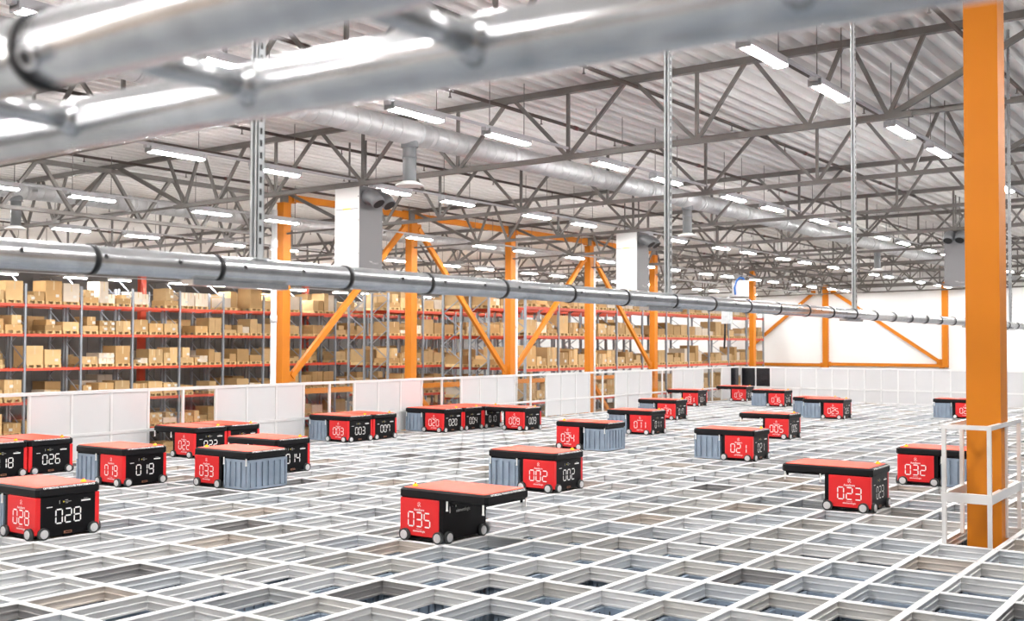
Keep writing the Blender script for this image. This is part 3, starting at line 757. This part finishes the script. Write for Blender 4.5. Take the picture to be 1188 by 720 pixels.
# ladder frame of two tubes and rungs close overhead
LZ = RZ + .10
lf = thing('tube_ladder', 'ladder-like frame of two thick galvanised tubes and rungs close overhead', 'frame', (0, CAM.y, LZ))
bu, bl = .845, 1.166
put('tube', MB().tube((-1.6,bu,0),(4.6,bu,0),.050,32).mesh('tube', M_TUBE), lf); put('tube', MB().tube((-1.6,bl,0),(4.6,bl,0),.045,32).mesh('tube', M_TUBE), lf)
for x in (.02,.455,.905,1.335,1.77,2.2): put('rung', MB().tube((x,bu+.02,.0),(x,bl-.02,.0),.020,20).tube((x,bl-.06,0),(x,bl-.03,0),.020,20,.034).tube((x,bu+.06,0),(x,bu+.03,0),.020,20,.034).mesh('rung', M_TUBE), lf)
xr = 2.19 - 1.6047*bu
rg = put('ring', MB().tube((xr-.010,bu,0),(xr+.010,bu,0),.0545,32).mesh('ring', M_RING), lf, label='black rubber ring')
mb = MB(); ev = Vector((.022, -.0, 0)); c = Vector((xr+.035, bu-.045, -.022)); mb.tube(c+Vector((0,.01,.005)), c+Vector((0,-.008,-.004)), .017, 16); put('bolt', mb.mesh('bolt', M_TUBE), lf)
put('bolt_hole', MB().tube(c+Vector((0,-.008,-.004)), c+Vector((0,-.010,-.005)), .009, 12).mesh('bolt_hole', M_RING), lf)

# ------------------------------------------------------------------ pallet racks
LV = [3.48, 2.17, .67, -.80, -2.25, -3.70]
BAY, DEP = 2.73, 1.10
up_me = MB().box((-.05,-.045,-5.1),(.05,.045,4.35)).mesh('upright', M_RUP)
fb = MB(); z = -5.0; s = 1
while z < 4.1: fb.bar((0 if s > 0 else -DEP,0,z),(-DEP if s > 0 else 0,0,z+.75),.035,.035); z += .75; s = -s
for z in (-4.9, 4.2): fb.bar((0,0,z),(-DEP,0,z),.035,.035)
brace_me = fb.mesh('brace', M_RUP)
beam_me = MB().box((-.025,.045,-.06),(.025,BAY-.045,.06)).box((-.035,.03,-.10),(.035,.05,.10)).box((-.035,BAY-.05,-.10),(.035,BAY-.03,.10)).mesh('beam', M_RBEAM)
slots = []
def rack(name, x, y0, n, lvls, label, vis):
    """x: face towards the grid; the rack runs along y"""
    t = thing('pallet_rack', label, 'rack', (x, y0, 0), 0, 'orange and grey pallet racks')
    for k in range(n+1):
        put('upright', up_me, t, (0,k*BAY,0)); put('upright', up_me, t, (-DEP,k*BAY,0)); put('brace', brace_me, t, (0,k*BAY,0))
        if k < n:
            for l, z in enumerate(LV[:lvls]):
                put('beam', beam_me, t, (0,k*BAY,z-.06)); put('beam', beam_me, t, (-DEP,k*BAY,z-.06))
    for k in range(n):
        for l in range(lvls):
            for s_ in range(3): slots.append((name, x, y0 + k*BAY + .06 + (s_+.5)*(BAY-.12)/3, LV[l], k, l, s_, vis(k, l)))
rack('long rear rack', -42.8, 19.25-2*BAY, 13, 6, 'pallet rack farthest back, its long face fully turned to the grid', lambda k, l: True)
rack('back of rear rack', -44.15, 19.25-2*BAY, 13, 5, 'pallet rack standing back to back behind the farthest rack', lambda k, l: False)
rack('second rack', -34.91, 34.0, 5, 5, 'pallet rack end-on behind the second and third orange columns', lambda k, l: True)
rack('second rear half', -36.5, 34.0, 5, 5, 'rear half of the double rack behind the second orange column', lambda k, l: False)
rack('third rack', -28.63, 34.0, 5, 5, 'pallet rack end-on right behind the third orange column', lambda k, l: True)
rack('third rear half', -30.27, 34.0, 5, 5, 'rear half of the double rack beside the third orange column', lambda k, l: False)
rack('near rack', -25.8, 32.9, 10, 5, 'pallet rack nearest the grid, running to the far white wall', lambda k, l: True)
# loads
pl = MB()
for z0, z1 in ((.122,.144),(0,.022)):
    for q in range(5 if z0 > .1 else 3): w = .78/ (5 if z0 > .1 else 3); pl.box((-1.08, -.39+q*w+.01, z0),(-.0, -.39+(q+1)*w-.02, z1))
for yy in (-.34,0,.34):
    for xx in (-.07,-.54,-1.0): pl.cbox((xx,yy,.072),(.14,.11,.10))
pallet_me = pl.mesh('pallet', M_WOOD)
POS3 = ['front','middle','rear']
LVN = ['top shelf','second shelf','third shelf','fourth shelf','fifth shelf','lowest shelf']
CARD = [[0,0,0,0] for _ in range(3)]
def carton_mesh(mi, w, d, h, slip):
    mb = MB(); mb.box((-d,-w/2,0),(0,w/2,h)); 
    mb.box((0,-.03,h*.55),(.003,.03,h),1); mb.box((-d,-.03,h),(0,.03,h+.003),1)
    if slip: mb.box((0,w*.12,h*.2),(.004,w*.12+.16,h*.2+.12),2)
    return mb.mesh('carton', M_CART[mi], M_TAPE, M_SLIP)
CM = {}
def carton_cached(mi, w, h, slip):
    w = round(w*20)/20; h = round(h*12)/12; k = (mi, w, h, slip)
    if k not in CM: CM[k] = carton_mesh(mi, w-.012, 1.0, h-.008, slip)
    return CM[k], w, h
cart = []; pall = []
for name, x, y, z, k, l, s_, vis in slots:
    if rng.random() < (.10 if vis else .6): continue
    pall.append((vis, x+.02, y, z, name, k, l, s_))
    maxh = rng.choice((.5,.8,1.05,1.05)) if l == 0 else rng.choice((.45,.6,.7,.8,.9))
    style = rng.random(); mi = rng.choices((0,1,2), (5,4,2))[0]
    if style < .30:                                  # two stacks of equal cartons
        nz = rng.choice((1,2)); H = max(.25, rng.uniform(.7, 1)*maxh/nz)
        for c in (-1, 1):
            for q in range(nz): cart.append((vis, x-.02, y+c*.2, z+.144+q*round(H*12)/12, .40, H, mi, rng.random() < .4, name, k, l, s_, ('near','far')[c > 0], q))
    elif style < .62:                                # one wide load
        H = rng.uniform(.6, 1.)*maxh
        cart.append((vis, x-.02, y, z+.144, .80, H, mi, rng.random() < .5, name, k, l, s_, 'wide', 0))
    elif style < .85:                                # two of unequal height
        w = rng.uniform(.3,.5)
        cart.append((vis, x-.02, y-.4+w/2, z+.144, w, rng.uniform(.4,1)*maxh, mi, True, name, k, l, s_, 'near', 0))
        cart.append((vis, x-.02, y+w/2, z+.144, .8-w, rng.uniform(.4,.9)*maxh, rng.choice((0,1,2)), False, name, k, l, s_, 'far', 0))
    else:                                            # low load with one on it
        H = rng.uniform(.2,.3); cart.append((vis, x-.02, y, z+.144, .80, H, mi, False, name, k, l, s_, 'wide', 0))
        cart.append((vis, x-.02, y+rng.uniform(-.15,.15), z+.144+round(H*12)/12, .45, rng.uniform(.2, max(.25, maxh-.35)), rng.choice((0,1)), True, name, k, l, s_, 'top', 1))
def rank(r):
    u = project((r[1], r[2], r[3]))
    hid = (r[3] < -2.3) or (not r[0]) or not (-10 < u[0] < 900)
    if 'second rack' in r or 'third rack' in r: hid = hid or False
    return (hid, (Vector(r[1:4])-CAM).length)
cart.sort(key=rank); pall.sort(key=rank)
BAYN = lambda k: ORD[k] + ' bay'
colr = ['brown','tan','pale']
for n_, (vis, x, y, z, w, h, mi, sl, name, k, l, s_, pos, q) in enumerate(cart[:290]):
    me, w, h = carton_cached(mi, w, h, sl)
    pt = {'near':'nearer','far':'farther','wide':'wide','top':'upper'}[pos] + (' raised' if q and pos != 'top' else '')
    tag(put('carton', me, None, (x, y, z)), '%s %s cardboard carton, %s pallet, %s, %s of %s' % (pt, colr[mi], POS3[s_], BAYN(k), LVN[l], name), 'carton', 'cardboard cartons on the racks')
for n_, (vis, x, y, z, name, k, l, s_) in enumerate(pall[:290]):
    tag(put('pallet', pallet_me, None, (x, y, z)), '%s wooden pallet, %s, %s of %s' % (POS3[s_], BAYN(k), LVN[l], name), 'pallet', 'wooden pallets on the racks')
mb = MB()
for vis, x, y, z, w, h, mi, sl, name, k, l, s_, pos, q in cart[290:]: mb.box((x-1.0,y-w/2+.006,z),(x,y+w/2-.006,z+round(h*12)/12-.008), mi)
o = put('remaining_carton', mb.mesh('remaining_carton', *M_CART)); o['kind'] = 'stuff'; tag(o, 'cardboard cartons deep in the racks and low down', 'cartons')
mb = MB()
for vis, x, y, z, name, k, l, s_ in pall[290:]:
    mb.box((x-1.08,y-.39,z+.11),(x,y+.39,z+.144)); 
    for yy in (-.34,0,.34): mb.box((x-1.08,y+yy-.05,z),(x,y+yy+.05,z+.11))
o = put('remaining_pallet', mb.mesh('remaining_pallet', M_WOOD)); o['kind'] = 'stuff'; tag(o, 'wooden pallets deep in the racks and low down', 'pallets')
# rust-orange columns behind the rear rack
for n_, y in enumerate((16.2, 27.5, 39.)):
    c = thing('steel_column', 'rust-red steel column behind the farthest rack, %s along it' % ORD[n_], 'column', (-45.9, y, 0), 0, 'columns behind the farthest rack')
    put('shaft', MB().box((-.14,-.16,-5.1),(.14,.16,5.6)).mesh('shaft', M_RBEAM), c)

# ------------------------------------------------------------------ light and camera
w = bpy.data.worlds.new('World'); SC.world = w; w.use_nodes = True
bg = w.node_tree.nodes['Background']; bg.inputs[0].default_value = (.93,.96,1,1); bg.inputs[1].default_value = .8
cam = bpy.data.cameras.new('Camera'); co = bpy.data.objects.new('Camera', cam); COL.objects.link(co); SC.camera = co
yaw, pit, rol = -.612891185, .0291858437, .00344228884
F = Vector((math.sin(yaw)*math.cos(pit), math.cos(yaw)*math.cos(pit), math.sin(pit))); R0 = Vector((math.cos(yaw), -math.sin(yaw), 0)); U0 = R0.cross(F)
R = R0*math.cos(rol) + U0*math.sin(rol); U = U0*math.cos(rol) - R0*math.sin(rol)
Mx = Matrix((R, U, -F)).transposed().to_4x4(); Mx.translation = CAM; co.matrix_world = Mx
cam.sensor_fit = 'HORIZONTAL'; cam.sensor_width = 36; cam.lens = 1284.506/1188*36; cam.clip_start = .05; cam.clip_end = 300
cam.dof.use_dof = True; cam.dof.focus_distance = 13; cam.dof.aperture_fstop = cam.lens/1000/.012
vs = SC.view_settings; vs.view_transform = 'Standard'; vs.look = 'None'; vs.gamma = 1; vs.use_curve_mapping = False; vs.exposure = .62
SC.cycles.use_denoising = True; SC.cycles.max_bounces = 8; SC.cycles.sample_clamp_indirect = 6
